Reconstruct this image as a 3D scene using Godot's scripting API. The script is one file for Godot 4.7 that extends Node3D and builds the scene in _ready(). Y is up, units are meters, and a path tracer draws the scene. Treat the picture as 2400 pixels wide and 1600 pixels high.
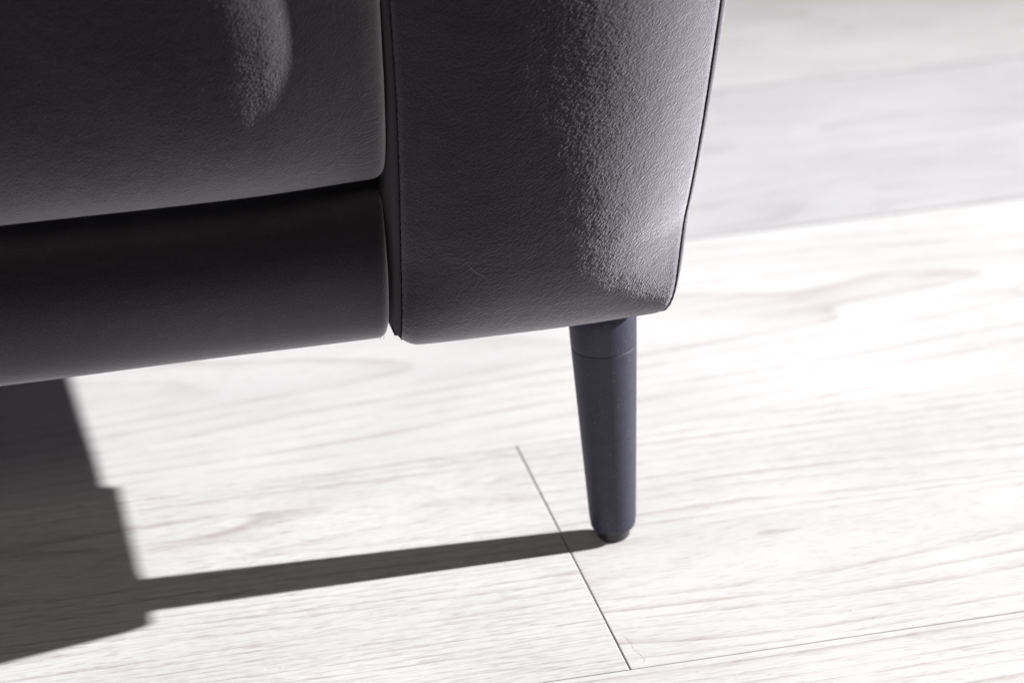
extends Node3D
# Close-up of a dark velvet sofa corner on a round tapered leg, pale oak planks, one low lamp from the right.
# World: x along the planks, z towards the viewer, y up; the middle of the leg's foot is the origin.

const TILE := 0.16          # metres covered by one fabric tile
var rng := RandomNumberGenerator.new()
var tuft_a := FastNoiseLite.new(); var tuft_b := FastNoiseLite.new(); var slack := FastNoiseLite.new()
var fabric: StandardMaterial3D
var fabric_shaded: StandardMaterial3D
var thread_mat: StandardMaterial3D

func _ready():
	rng.seed = 7
	for pair in [[tuft_a, 61, 1.7], [tuft_b, 62, 1.7], [slack, 63, 0.07]]:
		pair[0].seed = pair[1]; pair[0].frequency = pair[2]; pair[0].noise_type = FastNoiseLite.TYPE_SIMPLEX
		pair[0].fractal_type = FastNoiseLite.FRACTAL_FBM; pair[0].fractal_octaves = 1 if pair[2] > 1.0 else 2
	# ---- camera
	var cam := Camera3D.new(); cam.name = "camera"
	var att := CameraAttributesPhysical.new()
	att.frustum_focal_length = 115.0
	att.frustum_focus_distance = 1.53
	att.frustum_near = 0.05
	att.frustum_far = 60.0
	att.exposure_aperture = 7.0
	cam.attributes = att
	cam.fov = 11.914
	cam.near = 0.05; cam.far = 60.0
	var right := Vector3(0.97596, -0.04247, 0.21378)
	var up := Vector3(0.12542, 0.9116, -0.39149)
	cam.transform = Transform3D(Basis(right, up, right.cross(up)).orthonormalized(), Vector3(-0.3339, 0.7684, 1.4314))
	add_child(cam); cam.current = true
	# ---- environment
	var we := WorldEnvironment.new(); we.name = "environment"
	var env := Environment.new()
	env.background_mode = Environment.BG_COLOR
	env.background_color = Color(0.004, 0.004, 0.004).linear_to_srgb()
	env.tonemap_mode = Environment.TONE_MAPPER_LINEAR
	env.tonemap_exposure = 1.0
	env.sdfgi_enabled = true; env.ssao_enabled = true; env.ssil_enabled = true
	we.environment = env; add_child(we)
	# ---- the low lamp from the right, and an added soft fill in front, lifting the shadows
	var towards := Vector3(-0.8815, -0.4713, -0.0249).normalized()
	var aim := Vector3(0.0, 0.0, -0.17)
	var lamp := SpotLight3D.new(); lamp.name = "low_lamp"
	lamp.position = Vector3(0, 0, 0.02) - towards * 8.0
	lamp.light_color = Color(1.0, 0.995, 0.995)
	lamp.light_energy = 200.0
	lamp.light_size = 0.06
	lamp.spot_angle = 7.3
	lamp.spot_angle_attenuation = 0.95
	lamp.spot_range = 14.0; lamp.spot_attenuation = 2.0
	lamp.shadow_enabled = true
	add_child(lamp)
	lamp.look_at_from_position(lamp.position, aim, Vector3.UP)
	var soft := AreaLight3D.new(); soft.name = "added_front_fill"  # fill light added out of frame, stands for no particular source
	soft.area_size = Vector2(1.6, 0.6)
	soft.light_energy = 0.8
	soft.light_color = Color(1.0, 0.955, 0.92)
	soft.shadow_enabled = true
	add_child(soft)
	soft.look_at_from_position(Vector3(-0.5, 1.6, 1.9), Vector3(-0.2, 0, 0.0), Vector3.FORWARD)
	make_materials()
	make_floor()
	make_sofa()
	make_fibre()

# ------------------------------------------------------------------ helpers
func tab(t: Array, k: float) -> float:      # piecewise smooth table [[k, v], ...]
	if k <= t[0][0]: return t[0][1]
	for i in range(1, t.size()):
		if k <= t[i][0]:
			var f: float = (k - t[i - 1][0]) / (t[i][0] - t[i - 1][0])
			var m0: float = slope(t, i - 1); var m1: float = slope(t, i)
			var w: float = t[i][0] - t[i - 1][0]
			var f2 := f * f; var f3 := f2 * f
			return t[i - 1][1] * (2 * f3 - 3 * f2 + 1) + m0 * w * (f3 - 2 * f2 + f) + t[i][1] * (3 * f2 - 2 * f3) + m1 * w * (f3 - f2)
	return t[-1][1]

func slope(t: Array, i: int) -> float:
	if i == 0 or i == t.size() - 1:
		var a := maxi(i - 1, 0); var b := mini(i + 1, t.size() - 1)
		return (t[b][1] - t[a][1]) / (t[b][0] - t[a][0])
	var s0: float = (t[i][1] - t[i - 1][1]) / (t[i][0] - t[i - 1][0])
	var s1: float = (t[i + 1][1] - t[i][1]) / (t[i + 1][0] - t[i][0])
	if s0 * s1 <= 0.0: return 0.0
	return 2.0 * s0 * s1 / (s0 + s1)

func grid(rows: Array, flip := false, tile := TILE, off := Vector2.ZERO) -> ArrayMesh:
	# rows: Array of PackedVector3Array, all of one length; row 0 at the bottom, columns to the right as seen from outside
	var nr := rows.size(); var nc: int = rows[0].size()
	var mr: PackedVector3Array = rows[nr / 2]
	var us := PackedFloat32Array(); us.resize(nc)
	for j in range(1, nc): us[j] = us[j - 1] + mr[j].distance_to(mr[j - 1])
	var vs := PackedFloat32Array(); vs.resize(nr)
	for i in range(1, nr): vs[i] = vs[i - 1] + rows[i][nc / 2].distance_to(rows[i - 1][nc / 2])
	var st := SurfaceTool.new(); st.begin(Mesh.PRIMITIVE_TRIANGLES)
	st.set_smooth_group(0)
	for i in nr:
		for j in nc:
			st.set_uv(Vector2(us[j], -vs[i]) / tile + off)
			st.add_vertex(rows[i][j])
	for i in nr - 1:
		for j in nc - 1:
			var a := i * nc + j; var b := a + 1; var c := b + nc; var d := a + nc
			for k in ([a, b, c, a, c, d] if flip else [a, d, c, a, c, b]): st.add_index(k)
	st.generate_normals()
	return st.commit()

func tube(path: PackedVector3Array, radii: PackedFloat32Array, sides := 8) -> ArrayMesh:
	var rows := []
	var n := path.size()
	var side := Vector3.ZERO
	for i in n:
		var t := (path[mini(i + 1, n - 1)] - path[maxi(i - 1, 0)]).normalized()
		if i == 0: side = t.cross(Vector3(0.3, 0.2, 1.0)).normalized()
		side = (side - t * side.dot(t)).normalized()
		var other := t.cross(side)
		var ring := PackedVector3Array()
		for k in sides + 1:
			var an := TAU * k / sides
			ring.append(path[i] + (side * cos(an) + other * sin(an)) * radii[i])
		rows.append(ring)
	return grid(rows, true, 0.05)

func lathe(prof: Array, sides := 72, tile := 0.1) -> ArrayMesh:      # prof: [[radius, height], ...] from the bottom up
	var rows := []
	for p in prof:
		var ring := PackedVector3Array()
		for k in sides + 1:
			var an := TAU * k / sides
			ring.append(Vector3(sin(an) * p[0], p[1], cos(an) * p[0]))
		rows.append(ring)
	return grid(rows, false, tile)

func obj(called: String, mesh: Mesh, mat: Material, parent: Node3D) -> MeshInstance3D:
	var o := MeshInstance3D.new(); o.name = called; o.mesh = mesh; o.material_override = mat
	parent.add_child(o, true)
	return o

func noise_bytes(sd: int, freq: float, w: int, h: int, ow: int, oh: int, octaves := 2) -> PackedByteArray:
	# a seamless noise picture made at w x h and squeezed to ow x oh, which stretches its grain
	var n := FastNoiseLite.new()
	n.seed = sd; n.noise_type = FastNoiseLite.TYPE_SIMPLEX_SMOOTH; n.frequency = freq
	n.fractal_type = FastNoiseLite.FRACTAL_FBM; n.fractal_octaves = octaves
	var im := n.get_seamless_image(w, h)
	im.convert(Image.FORMAT_L8)
	if w != ow or h != oh: im.resize(ow, oh, Image.INTERPOLATE_CUBIC)
	return im.get_data()

# ------------------------------------------------------------------ materials
func make_materials():
	var n := 1024
	var a := noise_bytes(11, 0.33, 1024, 360, n, n)     # upright dashes of the knit
	var b := noise_bytes(23, 0.33, 360, 1024, n, n)     # dashes across
	var c := noise_bytes(31, 0.28, n, n, n, n, 2)
	var nap := noise_bytes(53, 0.030, 160, n, n, n, 3)   # brushed streaks of the pile
	var m := noise_bytes(47, 0.012, n, n, n, n, 3)       # where the dashes run which way
	var relief := PackedByteArray(); relief.resize(n * n)
	var tint := PackedByteArray(); tint.resize(n * n * 3)
	for i in n * n:
		var k := clampf((m[i] / 255.0 - 0.5) * 2.4 + 0.74, 0.1, 0.95)
		var v: float = (a[i] * k + b[i] * (1.0 - k)) * 0.75 + c[i] * 0.25
		v = clampf((v / 255.0 - 0.5) * 2.6 + 0.5, 0.0, 1.0)
		relief[i] = int(v * 255.0)
		var t: float = 0.30 + 0.66 * v + (nap[i] / 255.0 - 0.5) * 0.15
		var t8 := int(clampf(t, 0.0, 1.0) * 84.0)
		tint[i * 3] = t8; tint[i * 3 + 1] = t8; tint[i * 3 + 2] = t8
	var relief_tex := ImageTexture.create_from_image(Image.create_from_data(n, n, false, Image.FORMAT_L8, relief))
	var tint_tex := ImageTexture.create_from_image(Image.create_from_data(n, n, false, Image.FORMAT_RGB8, tint))
	fabric = StandardMaterial3D.new(); fabric.resource_name = "charcoal_velvet"
	fabric.albedo_color = Color(0.42, 0.37, 0.50).linear_to_srgb()
	fabric.albedo_texture = tint_tex
	fabric.roughness = 1.0
	fabric.metallic_specular = 0.15
	fabric.rim_enabled = true; fabric.rim = 3.7; fabric.rim_tint = 0.4
	fabric.heightmap_enabled = true; fabric.heightmap_texture = relief_tex; fabric.heightmap_scale = 0.012
	fabric_shaded = fabric.duplicate(); fabric_shaded.resource_name = "shaded_velvet_copy"; fabric_shaded.rim = 0.45  # same velvet with the sheen cut, so the inner side reads as shaded
	thread_mat = StandardMaterial3D.new(); thread_mat.resource_name = "black_thread"
	thread_mat.albedo_color = Color(0.006, 0.006, 0.008).linear_to_srgb()
	thread_mat.roughness = 0.9; thread_mat.metallic_specular = 0.1

func leg_material() -> StandardMaterial3D:
	var w := 512; var h := 512
	var grain := noise_bytes(5, 0.16, w, h, w, h)
	var big := noise_bytes(6, 0.02, w, h, w, h, 3)
	var im := Image.create(w, h, false, Image.FORMAT_RGB8)
	for y in h:
		for x in w:
			var k: float = 0.82 + 0.18 * (grain[y * w + x] / 255.0) + (big[y * w + x] / 255.0 - 0.5) * 0.12
			im.set_pixel(x, y, Color(0.225 * k, 0.222 * k, 0.292 * k))
	for s in 420:                                          # dust and tiny chips in the paint
		var x := rng.randi_range(1, w - 4); var y := rng.randi_range(1, h - 4)
		var br := rng.randf_range(0.32, 0.54)
		for d in ([[0, 0], [1, 0], [0, 1], [1, 1]] if rng.randf() < 0.45 else [[0, 0], [1, 0]]):
			im.set_pixel(x + d[0], y + d[1], Color(br, br, br * 1.08))
	var mt := StandardMaterial3D.new(); mt.resource_name = "blue_black_paint"
	mt.albedo_texture = ImageTexture.create_from_image(im)
	mt.roughness = 0.55; mt.metallic_specular = 0.45
	var bump := Image.create_from_data(w, h, false, Image.FORMAT_L8, grain)
	mt.heightmap_enabled = true; mt.heightmap_texture = ImageTexture.create_from_image(bump); mt.heightmap_scale = 0.008
	return mt

# ------------------------------------------------------------------ floor
func plank_texture(v: Dictionary) -> ImageTexture:
	var w := 2048; var h := 512                            # 1.0 m x 0.25 m
	var sd: int = v.seed
	var wob := noise_bytes(sd, 0.011, 128, 256, 512, 256, 2)      # slow wander of the rings
	var pores := noise_bytes(sd + 1, 0.33, 160, h, w, h, 2)        # long fine pores
	var pores2 := noise_bytes(sd + 2, 0.36, 320, h, w, h, 1)       # short ones
	var cloud := noise_bytes(sd + 3, 0.02, 256, 128, w, h, 3)
	var break_up := noise_bytes(sd + 4, 0.05, 256, h, w, h, 2)
	var data := PackedByteArray(); data.resize(w * h * 3)
	var ring: float = v.ring; var yc: float = v.yc; var d0: float = v.depth; var taper: float = v.taper; var wamp: float = v.wander
	var lines: float = v.lines; var pore: float = v.pores
	var tone: Color = v.tone
	var line_col: Color = v.line
	for y in h:
		var py := (y + 0.5) / h * 0.25 - yc
		for x in w:
			var i := y * w + x
			var px := (x + 0.5) / w
			var wb: float = wob[(y >> 1) * 512 + (x >> 2)] / 255.0 - 0.5
			var dd := d0 + taper * absf(px - v.x0)
			var r := (sqrt(dd * dd + py * py) + wb * wamp) / ring
			var f := r - floorf(r)
			var q := fposmod(floorf(r) * 0.618, 1.0)         # every ring its own strength
			var ln := (f * f * f * f if f < 0.93 else (1.0 - f) / 0.07) * (0.35 + 0.65 * q)
			ln *= clampf(0.25 + 1.5 * (break_up[i] / 255.0 - 0.15), 0.0, 1.0) * lines
			var p := clampf((pores[i] / 255.0 - 0.55) * 4.0, 0.0, 1.0) * 0.8 + clampf((pores2[i] / 255.0 - 0.62) * 5.0, 0.0, 1.0) * 0.4
			p = clampf(p * pore * (0.55 + 0.9 * break_up[i] / 255.0), 0.0, 1.0)
			var cl := 1.0 + (cloud[i] / 255.0 - 0.5) * 0.07
			var k := clampf(ln + p * 0.55, 0.0, 1.0)
			data[i * 3] = int(clampf(lerpf(tone.r * cl, line_col.r, k), 0.0, 1.0) * 255.0)
			data[i * 3 + 1] = int(clampf(lerpf(tone.g * cl, line_col.g - ln * 0.02, k), 0.0, 1.0) * 255.0)
			data[i * 3 + 2] = int(clampf(lerpf(tone.b * cl, line_col.b - ln * 0.02, k), 0.0, 1.0) * 255.0)
	for s in 70:                                           # pale specks where the whitewash is thick, and a few dark pin holes
		var at := (rng.randi_range(1, h - 2) * w + rng.randi_range(2, w - 3)) * 3
		var to := 238 if rng.randf() < 0.7 else 128
		for o in ([0, 1, 2, 3, 4, 5] if rng.randf() < 0.5 else [0, 1, 2]): data[at + o] = to
	return ImageTexture.create_from_image(Image.create_from_data(w, h, false, Image.FORMAT_RGB8, data))

func make_floor():
	var root := Node3D.new(); root.name = "floor"
	root.set_meta("kind", "structure")
	root.set_meta("label", "pale whitewashed oak plank floor under the dark sofa")
	add_child(root)
	var pale := Color(0.828, 0.827, 0.826); var grey := Color(0.762, 0.762, 0.773)
	var variants := [
		{"seed": 101, "ring": 0.0052, "yc": 0.06, "depth": 0.055, "taper": 0.035, "x0": 1.15, "wander": 0.020, "lines": 0.75, "pores": 0.75, "tone": pale, "line": Color(0.60, 0.57, 0.56)},
		{"seed": 202, "ring": 0.0105, "yc": 0.115, "depth": 0.050, "taper": 0.085, "x0": 0.05, "wander": 0.018, "lines": 0.58, "pores": 0.35, "tone": Color(0.832, 0.829, 0.828), "line": Color(0.62, 0.585, 0.578)},
		{"seed": 303, "ring": 0.0135, "yc": 0.135, "depth": 0.040, "taper": 0.12, "x0": 0.10, "wander": 0.040, "lines": 0.60, "pores": 0.45, "tone": grey, "line": Color(0.62, 0.60, 0.605)},
		{"seed": 404, "ring": 0.0085, "yc": 0.10, "depth": 0.060, "taper": 0.05, "x0": 0.9, "wander": 0.014, "lines": 0.70, "pores": 0.6, "tone": Color(0.82, 0.818, 0.815), "line": Color(0.60, 0.57, 0.56)},
	]
	var mats := []
	for v in variants:
		var m := StandardMaterial3D.new(); m.resource_name = "whitewashed_oak"
		m.albedo_texture = plank_texture(v)
		m.roughness = 0.5; m.metallic_specular = 0.35
		m.heightmap_enabled = true; m.heightmap_texture = m.albedo_texture; m.heightmap_scale = 0.02
		mats.append(m)
	var beige: StandardMaterial3D = mats[2].duplicate(); beige.albedo_color = Color(1.045, 1.045, 1.03); mats.append(beige)
	var seams := {0: 0.0008, 1: 0.0005, 2: 0.0020, 3: 0.0022}      # gap along the near edge of each row
	var gap := 0.0010; var thick := 0.009; var bev := 0.0004
	# seams between the rows lie at z = 0.1326 + 0.25 k; the one end joint in view at x = -0.0261
	var ends := {0: -0.0261, 1: -0.85, 2: 0.88, 3: -0.72, -1: 0.72, -2: 0.21, -3: -0.55, -4: 0.4, 4: 0.95}
	var look := {0: [0, 3], 1: [1, 1], 2: [2, 2], 3: [4, 4], 4: [4, 4], -1: [3, 0]}
	var meshes := {}
	for k in range(-7, 8):
		var z1: float = 0.13256 - 0.25 * k                 # near edge of the row
		var e: float = ends.get(k, fposmod(k * 0.47, 1.4) - 0.7)
		for q in range(-2, 2):
			var x0 := e + q * 1.4 + 0.0003; var x1 := e + (q + 1) * 1.4 - 0.0003
			var u0: float = fposmod(k * 0.37 + q * 0.53, 1.0)
			if k == 1: u0 = 0.5
			var g1: float = seams.get(k, gap) / 2; var g2: float = seams.get(k + 1, gap) / 2
			var pm := plank_mesh(x1 - x0, 0.25 - g1 - g2, thick, bev, u0, (k + q) % 2 == 0)
			var pick: int = look[k][q + 1 if q in [-1, 0] else 0] if look.has(k) else posmod(k + q * 2, 4)
			var o := obj("plank", pm, mats[pick], root)
			o.position = Vector3((x0 + x1) / 2, 0, z1 - 0.125 - (g1 - g2) / 2)
	var slab := BoxMesh.new(); slab.size = Vector3(6, 0.05, 4.2)
	var dark := StandardMaterial3D.new(); dark.albedo_color = Color(0.10, 0.085, 0.075).linear_to_srgb(); dark.roughness = 0.9
	dark.resource_name = "underlay"
	var s := obj("underlay", slab, dark, root); s.position = Vector3(0, -0.0342, 0)

func plank_mesh(l: float, w: float, t: float, b: float, u0: float, turned: bool) -> ArrayMesh:
	var st := SurfaceTool.new(); st.begin(Mesh.PRIMITIVE_TRIANGLES)
	var xs := [-l / 2, -l / 2 + b, l / 2 - b, l / 2]
	var zs := [-w / 2, -w / 2 + b, w / 2 - b, w / 2]
	var pt := func(i: int, j: int, low: bool) -> Vector3:
		var edge := i == 0 or i == 3 or j == 0 or j == 3
		return Vector3(xs[i], -t if low else (-b if edge else 0.0), zs[j])
	var put := func(quad: Array, n: Vector3):
		for k in [0, 1, 2, 0, 2, 3]:
			var p: Vector3 = quad[k]
			var u := p.x + l / 2; var v := p.z / 0.25 + 0.5
			st.set_normal(n)
			st.set_uv(Vector2(u0 - u, 1.0 - v) if turned else Vector2(u0 + u, v))
			st.add_vertex(p)
	for i in 3:
		for j in 3:
			var n := Vector3(float(i - 1) * 0.8, 1, float(j - 1) * 0.8).normalized()
			put.call([pt.call(i, j, false), pt.call(i + 1, j, false), pt.call(i + 1, j + 1, false), pt.call(i, j + 1, false)], n)
	for j in 3:
		put.call([pt.call(0, j, false), pt.call(0, j + 1, false), pt.call(0, j + 1, true), pt.call(0, j, true)], Vector3.LEFT)
		put.call([pt.call(3, j + 1, false), pt.call(3, j, false), pt.call(3, j, true), pt.call(3, j + 1, true)], Vector3.RIGHT)
	for i in 3:
		put.call([pt.call(i + 1, 0, false), pt.call(i, 0, false), pt.call(i, 0, true), pt.call(i + 1, 0, true)], Vector3.FORWARD)
		put.call([pt.call(i, 3, false), pt.call(i + 1, 3, false), pt.call(i + 1, 3, true), pt.call(i, 3, true)], Vector3.BACK)
	return st.commit()

# ------------------------------------------------------------------ the sofa
const ZC := [[0.1335, 0.0330], [0.137, 0.0380], [0.141, 0.0423], [0.149, 0.0485], [0.1585, 0.0540], [0.167, 0.0575], [0.177, 0.0605], [0.2, 0.0650], [0.25, 0.0698], [0.3, 0.072], [0.4, 0.073], [0.6, 0.070]]
const XR := [[0.1335, 0.0196], [0.1345, 0.0216], [0.1382, 0.0237], [0.1433, 0.0254], [0.1506, 0.0273], [0.1582, 0.0291], [0.1728, 0.0322], [0.1836, 0.0340], [0.2098, 0.0385], [0.2254, 0.0411], [0.2606, 0.0469], [0.2911, 0.0516], [0.40, 0.0685], [0.60, 0.0930]]
const XSR := [[0.1335, 0.0186], [0.1345, 0.0205], [0.1363, 0.0215], [0.1387, 0.0224], [0.1446, 0.0240], [0.1518, 0.0254], [0.1595, 0.0267], [0.1741, 0.0294], [0.1850, 0.0312], [0.2111, 0.0355], [0.2267, 0.0380], [0.2619, 0.0433], [0.2923, 0.0478], [0.40, 0.0635], [0.60, 0.0870]]
const XSL := [[0.1335, -0.1075], [0.1369, -0.1092], [0.1489, -0.1094], [0.1724, -0.1088], [0.2, -0.1085], [0.2265, -0.1081], [0.2665, -0.1077], [0.3138, -0.1083], [0.60, -0.1095]]

func z_left(h: float) -> float: return tab(ZC, h) - 0.015 * lerpf(0.1, 1.0, smoothstep(0.128, 0.185, h))
func z_right(h: float) -> float: return tab(ZC, h) - 0.0275 * smoothstep(0.120, 0.185, h)

func front_point(h: float, f: float, keys := []) -> Vector3:           # f 0 at the inner seam, 1 at the outer seam
	if keys.is_empty(): keys = [tab(XSL, h), tab(XSR, h), z_left(h), z_right(h), tab(ZC, h)]
	var xl: float = keys[0]; var xr: float = keys[1]
	var x := lerpf(xl, xr, f)
	var s := 2.0 * f - 1.0
	var mid := -0.22                                       # the fullest line lies nearer the inner seam
	var zl: float = keys[2]; var zr: float = keys[3]; var zc: float = keys[4]
	var z := lerpf(zl, zr, f) + (zc - lerpf(zl, zr, f)) * (1.0 - pow(absf(s - mid) / (1.0 - mid if s > mid else 1.0 + mid), 2.75 if s > mid else 2.2))
	var d := minf(x - xl, xr - x)
	if d < 0.003: z -= 0.0010 * pow(1.0 - d / 0.003, 2.0)
	var y := h
	if x - xl < 0.008: y += 0.0030 * pow(1.0 - (x - xl) / 0.008, 2.0) * clampf(1.0 - (h - 0.1335) / 0.02, 0.0, 1.0)
	# slack in the cloth: faint broad ripples
	z += 0.0002 * sin(x * 85.0 + h * 30.0) * sin(h * 45.0 + 1.0) * smoothstep(0.0, 0.02, d)
	return Vector3(x, y, z)

func pile(a: float, b: float) -> float:                    # the fine tufts and slack of the cloth, in metres
	var t := 1.25 * tuft_a.get_noise_2d(a * 1000.0, b * 330.0) + 0.55 * tuft_b.get_noise_2d(a * 420.0, b * 1000.0)
	return t * 0.000095 + slack.get_noise_2d(a * 1000.0, b * 1000.0) * 0.00007

func arm_heights() -> Array:
	var hs := []
	var h := 0.1335
	while h < 0.312: hs.append(h); h += 0.00038
	while h < 0.34: hs.append(h); h += 0.002
	while h < 0.575: hs.append(h); h += 0.012
	hs.append(0.575)
	return hs

func make_arm(sofa: Node3D):
	var arm := Node3D.new(); arm.name = "arm"; sofa.add_child(arm)
	var hs := arm_heights()
	# front panel: pillowed between its two seams
	var rows := []
	var low := PackedVector3Array(); var low2 := PackedVector3Array(); var low3 := PackedVector3Array()
	var nf := 360
	for j in nf + 1:
		var p := front_point(0.1335, curve_in(float(j) / nf))
		low3.append(Vector3(p.x, p.y - 0.0012, p.z - 0.050)); low2.append(Vector3(p.x, p.y - 0.0014, p.z - 0.012)); low.append(Vector3(p.x, p.y - 0.0008, p.z - 0.004))
	rows.append(low3); rows.append(low2); rows.append(low)
	for h in hs:
		var r := PackedVector3Array()
		var keys := [tab(XSL, h), tab(XSR, h), z_left(h), z_right(h), tab(ZC, h)]
		for j in nf + 1:
			var p := front_point(h, curve_in(float(j) / nf), keys)
			p.z += pile(p.x, p.y)
			r.append(p)
		rows.append(r)
	var top := PackedVector3Array(); var top2 := PackedVector3Array()
	for j in nf + 1:
		var p := front_point(0.575, curve_in(float(j) / nf))
		top.append(p + Vector3(0, 0.012, -0.012)); top2.append(p + Vector3(0, 0.015, -0.05))
	rows.append(top); rows.append(top2)
	obj("front_panel", grid(rows), fabric, arm)
	# side panels: from the seam round a small edge and back
	var inner := []; var outer := []
	var side_hs := hs.filter(func(v): return v < 0.14 or v > 0.312 or int(round((v - 0.1335) / 0.00038)) % 6 == 0)
	for h in side_hs:
		var zl := z_left(h); var zr := z_right(h)
		var xl := tab(XSL, h); var xr := tab(XSR, h); var xo := tab(XR, h)
		var a := PackedVector3Array(); var b := PackedVector3Array()
		for z in [-0.78, -0.5, -0.3, -0.2, -0.15, -0.122, -0.1205, -0.1185, -0.117, -0.10, -0.05, 0.0]:
			a.append(Vector3(xl - 0.0012, back_height(h, z), z))
		for k in 11:
			var an := PI / 2 * k / 10.0
			a.append(Vector3(xl - 0.0012 * cos(an), h + 0.003 * clampf(1.0 - (h - 0.1335) / 0.02, 0.0, 1.0), zl - 0.012 + 0.0105 * sin(an)))
		a.append(Vector3(xl + 0.0004, h + 0.003 * clampf(1.0 - (h - 0.1335) / 0.02, 0.0, 1.0), zl - 0.0035))
		b.append(Vector3(xr - 0.0004, h, zr - 0.0035))
		for k in 11:
			var an := PI / 2 * k / 10.0
			b.append(Vector3(xr + 0.0002 + (xo - xr) * sin(an), h, zr - 0.0050 + 0.0044 * cos(an)))
		for z in [0.0, -0.05, -0.10, -0.117, -0.1185, -0.1205, -0.122, -0.15, -0.2, -0.3, -0.5, -0.78]:
			b.append(Vector3(xo + 0.0002, back_height(h, z), z))
		inner.append(a); outer.append(b)
	var ta := PackedVector3Array(); var tb := PackedVector3Array()
	for p in inner[-1]: ta.append(Vector3(-0.012, 0.59, minf(p.z, 0.02)))
	for p in outer[-1]: tb.append(Vector3(-0.012, 0.59, minf(p.z, 0.02)))
	inner.append(ta); outer.append(tb)
	obj("side_panel", grid(inner, false, TILE, Vector2(0.3, 0.2)), fabric_shaded, arm)
	obj("side_panel", grid(outer, false, TILE, Vector2(0.6, 0.1)), fabric, arm)
	# underside of the arm, stepping up 6 mm behind the front block
	var un := []
	for z in [-0.78, -0.3, -0.122, -0.1205, -0.1185, -0.117, -0.05, 0.0, 0.018]:
		var r := PackedVector3Array()
		for f in [0.0, 0.1, 0.5, 0.9, 1.0]:
			r.append(Vector3(lerpf(-0.1095, 0.0175, f), back_height(0.1335, z) - (0.0006 if f > 0.05 and f < 0.95 else 0.0), z))
		un.append(r)
	obj("underside", grid(un, true), fabric, arm)
	# stitched seams
	for side in [0.0, 1.0]:
		var path := PackedVector3Array(); var rad := PackedFloat32Array()
		var h := 0.1338
		while h < 0.56:
			var p := front_point(h, side)
			var st: float = absf(sin(h * PI / 0.0038))
			path.append(p + Vector3(-0.0002 if side == 0.0 else 0.0003, 0, 0.0004 + rng.randf_range(-0.0001, 0.0001)))
			rad.append(lerpf(0.00011, 0.00025, st) + rng.randf_range(-0.00005, 0.00005))
			h += 0.0007 if h < 0.34 else 0.004
		obj("stitching", tube(path, rad, 6), thread_mat, arm)
	# a pulled crease in the cloth of the front panel
	var cr := PackedVector3Array(); var crad := PackedFloat32Array()
	for k in 25:
		var t := k / 24.0
		var fx := lerpf(-0.0825, -0.0705, t); var fh := lerpf(0.1855, 0.1738, t) + 0.0005 * sin(t * 9.0)
		var xl := tab(XSL, fh); var xr := tab(XSR, fh)
		cr.append(front_point(fh, (fx - xl) / (xr - xl)) + Vector3(0, 0, -0.0001)); crad.append(0.00026 * sin(PI * clampf(t, 0.03, 0.97)) + 0.00005)
	obj("crease", tube(cr, crad, 6), fabric, arm)

func curve_in(f: float) -> float:                          # more columns near the seams
	return lerpf(f, 0.5 - 0.5 * cos(f * PI), 0.75)

func back_height(h: float, z: float) -> float:
	var lift := 0.0062 * smoothstep(-0.1175, -0.1215, z) + 0.0033 * smoothstep(-0.125, -0.30, z)
	return maxf(h, 0.1335 + lift)

const CZ := [[-2.0, 0.062], [-0.5, 0.062], [-0.3, 0.0672], [-0.24, 0.0719], [-0.215, 0.0741], [-0.2, 0.0749], [-0.185, 0.0748], [-0.17, 0.0733], [-0.158, 0.0704], [-0.145, 0.0657], [-0.13, 0.0594], [-0.12, 0.0545], [-0.1140, 0.0495], [-0.1113, 0.0445], [-0.1099, 0.037]]

func make_cushion(sofa: Node3D):
	var xs := []
	var x := -1.75
	while x < -0.36: xs.append(x); x += 0.06
	x = -0.34
	while x < -0.1225: xs.append(x); x += 0.0004
	for e in [-0.122, -0.1195, -0.1175, -0.1155, -0.1138, -0.1125, -0.1115, -0.1107, -0.1102, -0.1099]: xs.append(e)
	var rows := []
	var prof := []                                          # [angle] round the front, bottom to top
	var an0 := -PI / 2
	while an0 < 0.16: prof.append(an0); an0 += 0.0040
	while an0 < PI / 2: prof.append(an0); an0 += 0.06
	prof.append(PI / 2)
	var zms := {}
	for xx in xs: zms[xx] = tab(CZ, xx)
	var make_row := func(fz: Callable) -> PackedVector3Array:
		var r := PackedVector3Array()
		for xx in xs: r.append(fz.call(xx))
		r.append(Vector3(-0.1099, r[-1].y, -0.2))
		return r
	rows.append(make_row.call(func(xx): return Vector3(xx, 0.2190, -0.6)))
	rows.append(make_row.call(func(xx): return Vector3(xx, 0.2172, -0.05)))
	for an in prof:
		rows.append(make_row.call(func(xx):
			var zm: float = zms[xx]
			var edge := clampf((xx + 0.1170) / 0.007, 0.0, 1.0)   # the lower corner by the arm is rounded
			var s := signf(sin(an)) * pow(absf(sin(an)), 0.92); var c := sqrt(maxf(0.0, 1.0 - pow(absf(s), 2.6)))
			var y := 0.316 + (0.0995 if s < 0.0 else 0.1150) * s
			if s < 0.0: y += (1.0 - sqrt(1.0 - edge * edge * 0.98)) * 0.007 * clampf(-s * 1.5, 0.0, 1.0)
			var z := 0.020 + (zm - 0.020) * c
			z += 0.0007 * sin(xx * 61.0 + y * 25.0) * sin(y * 48.0 + xx * 20.0) * c
			if an > -1.5 and an < 1.5: z += pile(xx, y * 1.3 + 3.0) * (1.0 - edge * 0.7)
			return Vector3(xx, y, z)))
	rows.append(make_row.call(func(xx): return Vector3(xx, 0.4315, -0.05)))
	rows.append(make_row.call(func(xx): return Vector3(xx, 0.4300, -0.6)))
	obj("seat_cushion", grid(rows, false, TILE, Vector2(0.13, 0.41)), fabric, sofa)

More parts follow.
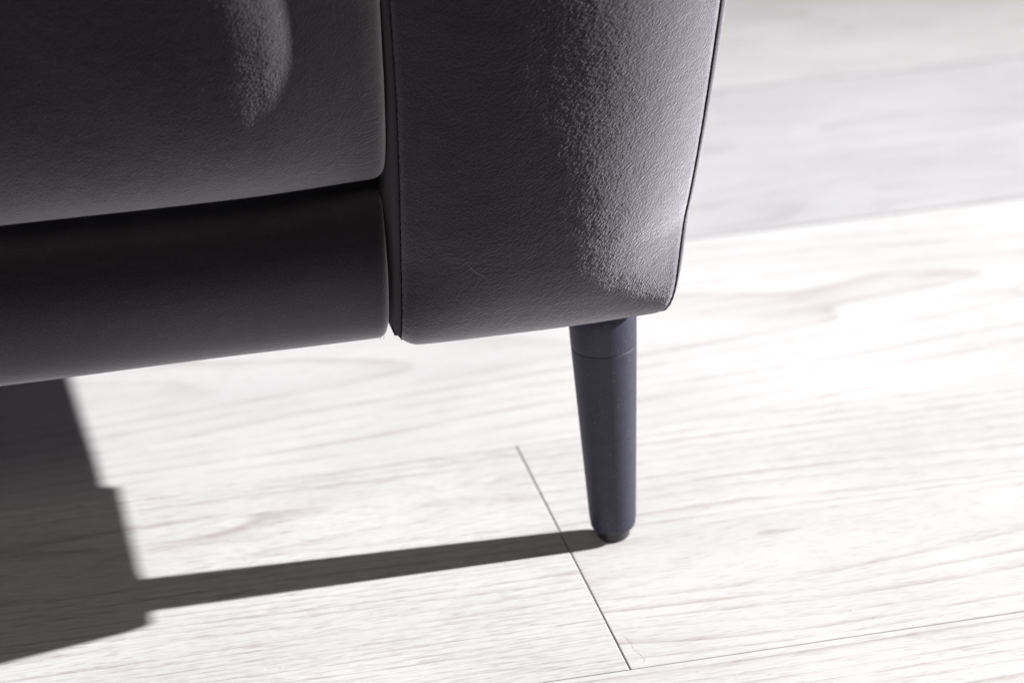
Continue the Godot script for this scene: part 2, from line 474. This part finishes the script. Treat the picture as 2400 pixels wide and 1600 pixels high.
func make_base(sofa: Node3D):
	var xs := []
	var x := -1.75
	while x < -0.36: xs.append(x); x += 0.07
	while x < -0.125: xs.append(x); x += 0.004
	for e in [-0.1235, -0.1215, -0.1195, -0.1180, -0.1168, -0.1158, -0.1148, -0.1140, -0.1135, -0.1133]: xs.append(e)
	var prof := [[-0.62, 0.1385], [-0.1, 0.1350], [-0.01, 0.1340], [0.012, 0.1337], [0.0180, 0.1340], [0.0225, 0.1356], [0.0265, 0.1393], [0.0300, 0.1443], [0.0330, 0.1505], [0.0355, 0.1575], [0.0374, 0.1650], [0.0384, 0.1725], [0.0382, 0.1800], [0.0355, 0.1870], [0.0285, 0.1935], [0.0170, 0.1990], [0.0040, 0.2030], [-0.02, 0.2080], [-0.62, 0.2120]]
	var rows := []
	for p in prof:
		var r := PackedVector3Array()
		for xx in xs:
			var e := clampf((xx + 0.1190) / 0.0057, 0.0, 1.0)
			var back: float = 0.005 * (1.0 - sqrt(maxf(0.0, 1.0 - e * e)))
			var y: float = p[1] + 0.0014 * e * e * (1.0 if p[1] < 0.14 else 0.0)
			var z: float = p[0] - (back if p[0] > -0.05 else 0.0)
			z += 0.0005 * sin(xx * 43.0 + 1.0) * clampf((p[0]) / 0.03, 0.0, 1.0) * sin(y * 60.0)
			var press: float = 0.0032 * clampf((0.0384 - p[0]) / 0.025, 0.0, 1.0) * (1.0 if p[1] > 0.170 else 0.0)
			r.append(Vector3(xx + press * smoothstep(-0.135, -0.1133, xx), y, z))
		r.append(Vector3(r[-1].x, p[1], minf(p[0], -0.3)))
		rows.append(r)
	obj("front_rail", grid(rows, false, TILE, Vector2(0.71, 0.67)), fabric, sofa)
	# back of the seat, out of the frame
	var b := []
	for an in 33:
		var t := -PI / 2 + PI * an / 32.0
		var r := PackedVector3Array()
		for xx in [-1.75, -1.0, -0.5, -0.2, -0.1112]: r.append(Vector3(xx, 0.56 + 0.24 * sin(t), -0.66 + 0.12 * pow(maxf(cos(t), 0.0), 0.5)))
		b.append(r)
	var bk := PackedVector3Array(); for xx in [-1.75, -1.0, -0.5, -0.2, -0.1112]: bk.append(Vector3(xx, 0.78, -0.78))
	var bk2 := PackedVector3Array(); for xx in [-1.75, -1.0, -0.5, -0.2, -0.1112]: bk2.append(Vector3(xx, 0.14, -0.78))
	b.append(bk); b.append(bk2)
	obj("backrest", grid(b), fabric, sofa)
	# frayed end of thread at the corner of the rail
	var lint := StandardMaterial3D.new(); lint.albedo_color = Color(0.16, 0.07, 0.06).linear_to_srgb(); lint.roughness = 0.9; lint.resource_name = "lint"
	var tufts := [[[-0.1152, 0.1352, 0.0195], [-0.1150, 0.1345, 0.0205], [-0.1156, 0.1338, 0.021]], [[-0.1162, 0.1350, 0.02], [-0.1168, 0.1344, 0.0205], [-0.1173, 0.1341, 0.021]]]
	for f in tufts:
		var path := PackedVector3Array(); var rad := PackedFloat32Array()
		for q in f: path.append(Vector3(q[0], q[1], q[2])); rad.append(0.00011)
		obj("loose_fibre", tube(path, rad, 5), lint, sofa)

func make_leg(sofa: Node3D):
	var m := leg_material()
	var foot_m := StandardMaterial3D.new(); foot_m.resource_name = "black_plastic"
	foot_m.albedo_color = Color(0.035, 0.034, 0.042).linear_to_srgb(); foot_m.roughness = 0.45
	var taper := func(h: float) -> float: return 0.0114 + (h - 0.006) * 0.0475
	var prof := [[0.0, 0.0060], [0.0097, 0.0060], [0.0103, 0.0062], [0.0109, 0.0069], [0.0113, 0.0080], [0.01145, 0.0095]]
	for h in [0.012, 0.03, 0.05, 0.07, 0.09, 0.1045, 0.1062, 0.1066]: prof.append([taper.call(h) + 0.0001, h])
	prof.append([taper.call(0.1070) - 0.0002, 0.1070])
	var leg := obj("leg", lathe(prof), m, sofa)
	leg.position = Vector3(-0.0010, 0, 0)
	leg.rotation = Vector3(0.004, 0, 0.018)                 # it leans a touch
	var collar := [[taper.call(0.1070) - 0.0003, 0.1069], [taper.call(0.1073), 0.1072], [taper.call(0.1080) + 0.0001, 0.1079], [taper.call(0.12), 0.12], [taper.call(0.134), 0.134], [0.0, 0.1345]]
	obj("collar", lathe(collar), m, leg)
	var foot := [[0.0, 0.0], [0.0062, 0.0], [0.0074, 0.0004], [0.0081, 0.0014], [0.0083, 0.0026], [0.0083, 0.0060]]
	obj("foot", lathe(foot), foot_m, leg)

func make_sofa():
	var sofa := Node3D.new(); sofa.name = "sofa"
	sofa.set_meta("label", "charcoal velvet sofa corner on a slim blue-black tapered leg")
	sofa.set_meta("category", "sofa")
	add_child(sofa)
	make_base(sofa)
	make_cushion(sofa)
	make_arm(sofa)
	make_leg(sofa)

func make_fibre():
	var path := PackedVector3Array(); var rad := PackedFloat32Array()
	var pts := [Vector3(-0.0215, 0.0002, 0.100), Vector3(-0.0188, 0.0005, 0.1085), Vector3(-0.0192, 0.0004, 0.1150), Vector3(-0.0165, 0.0008, 0.1210), Vector3(-0.0168, 0.0004, 0.1265), Vector3(-0.0190, 0.0002, 0.1290)]
	for i in 41:
		var t := i / 40.0 * (pts.size() - 1); var k := mini(int(t), pts.size() - 2)
		path.append(pts[k].cubic_interpolate(pts[k + 1], pts[maxi(k - 1, 0)], pts[mini(k + 2, pts.size() - 1)], t - k)); rad.append(0.00004)
	var m := StandardMaterial3D.new(); m.albedo_color = Color(0.42, 0.40, 0.40).linear_to_srgb(); m.roughness = 0.7; m.resource_name = "hair"
	var o := obj("hair", tube(path, rad, 5), m, self)
	o.set_meta("label", "fine curled hair lying beside the dark end joint of two planks")
	o.set_meta("category", "hair")
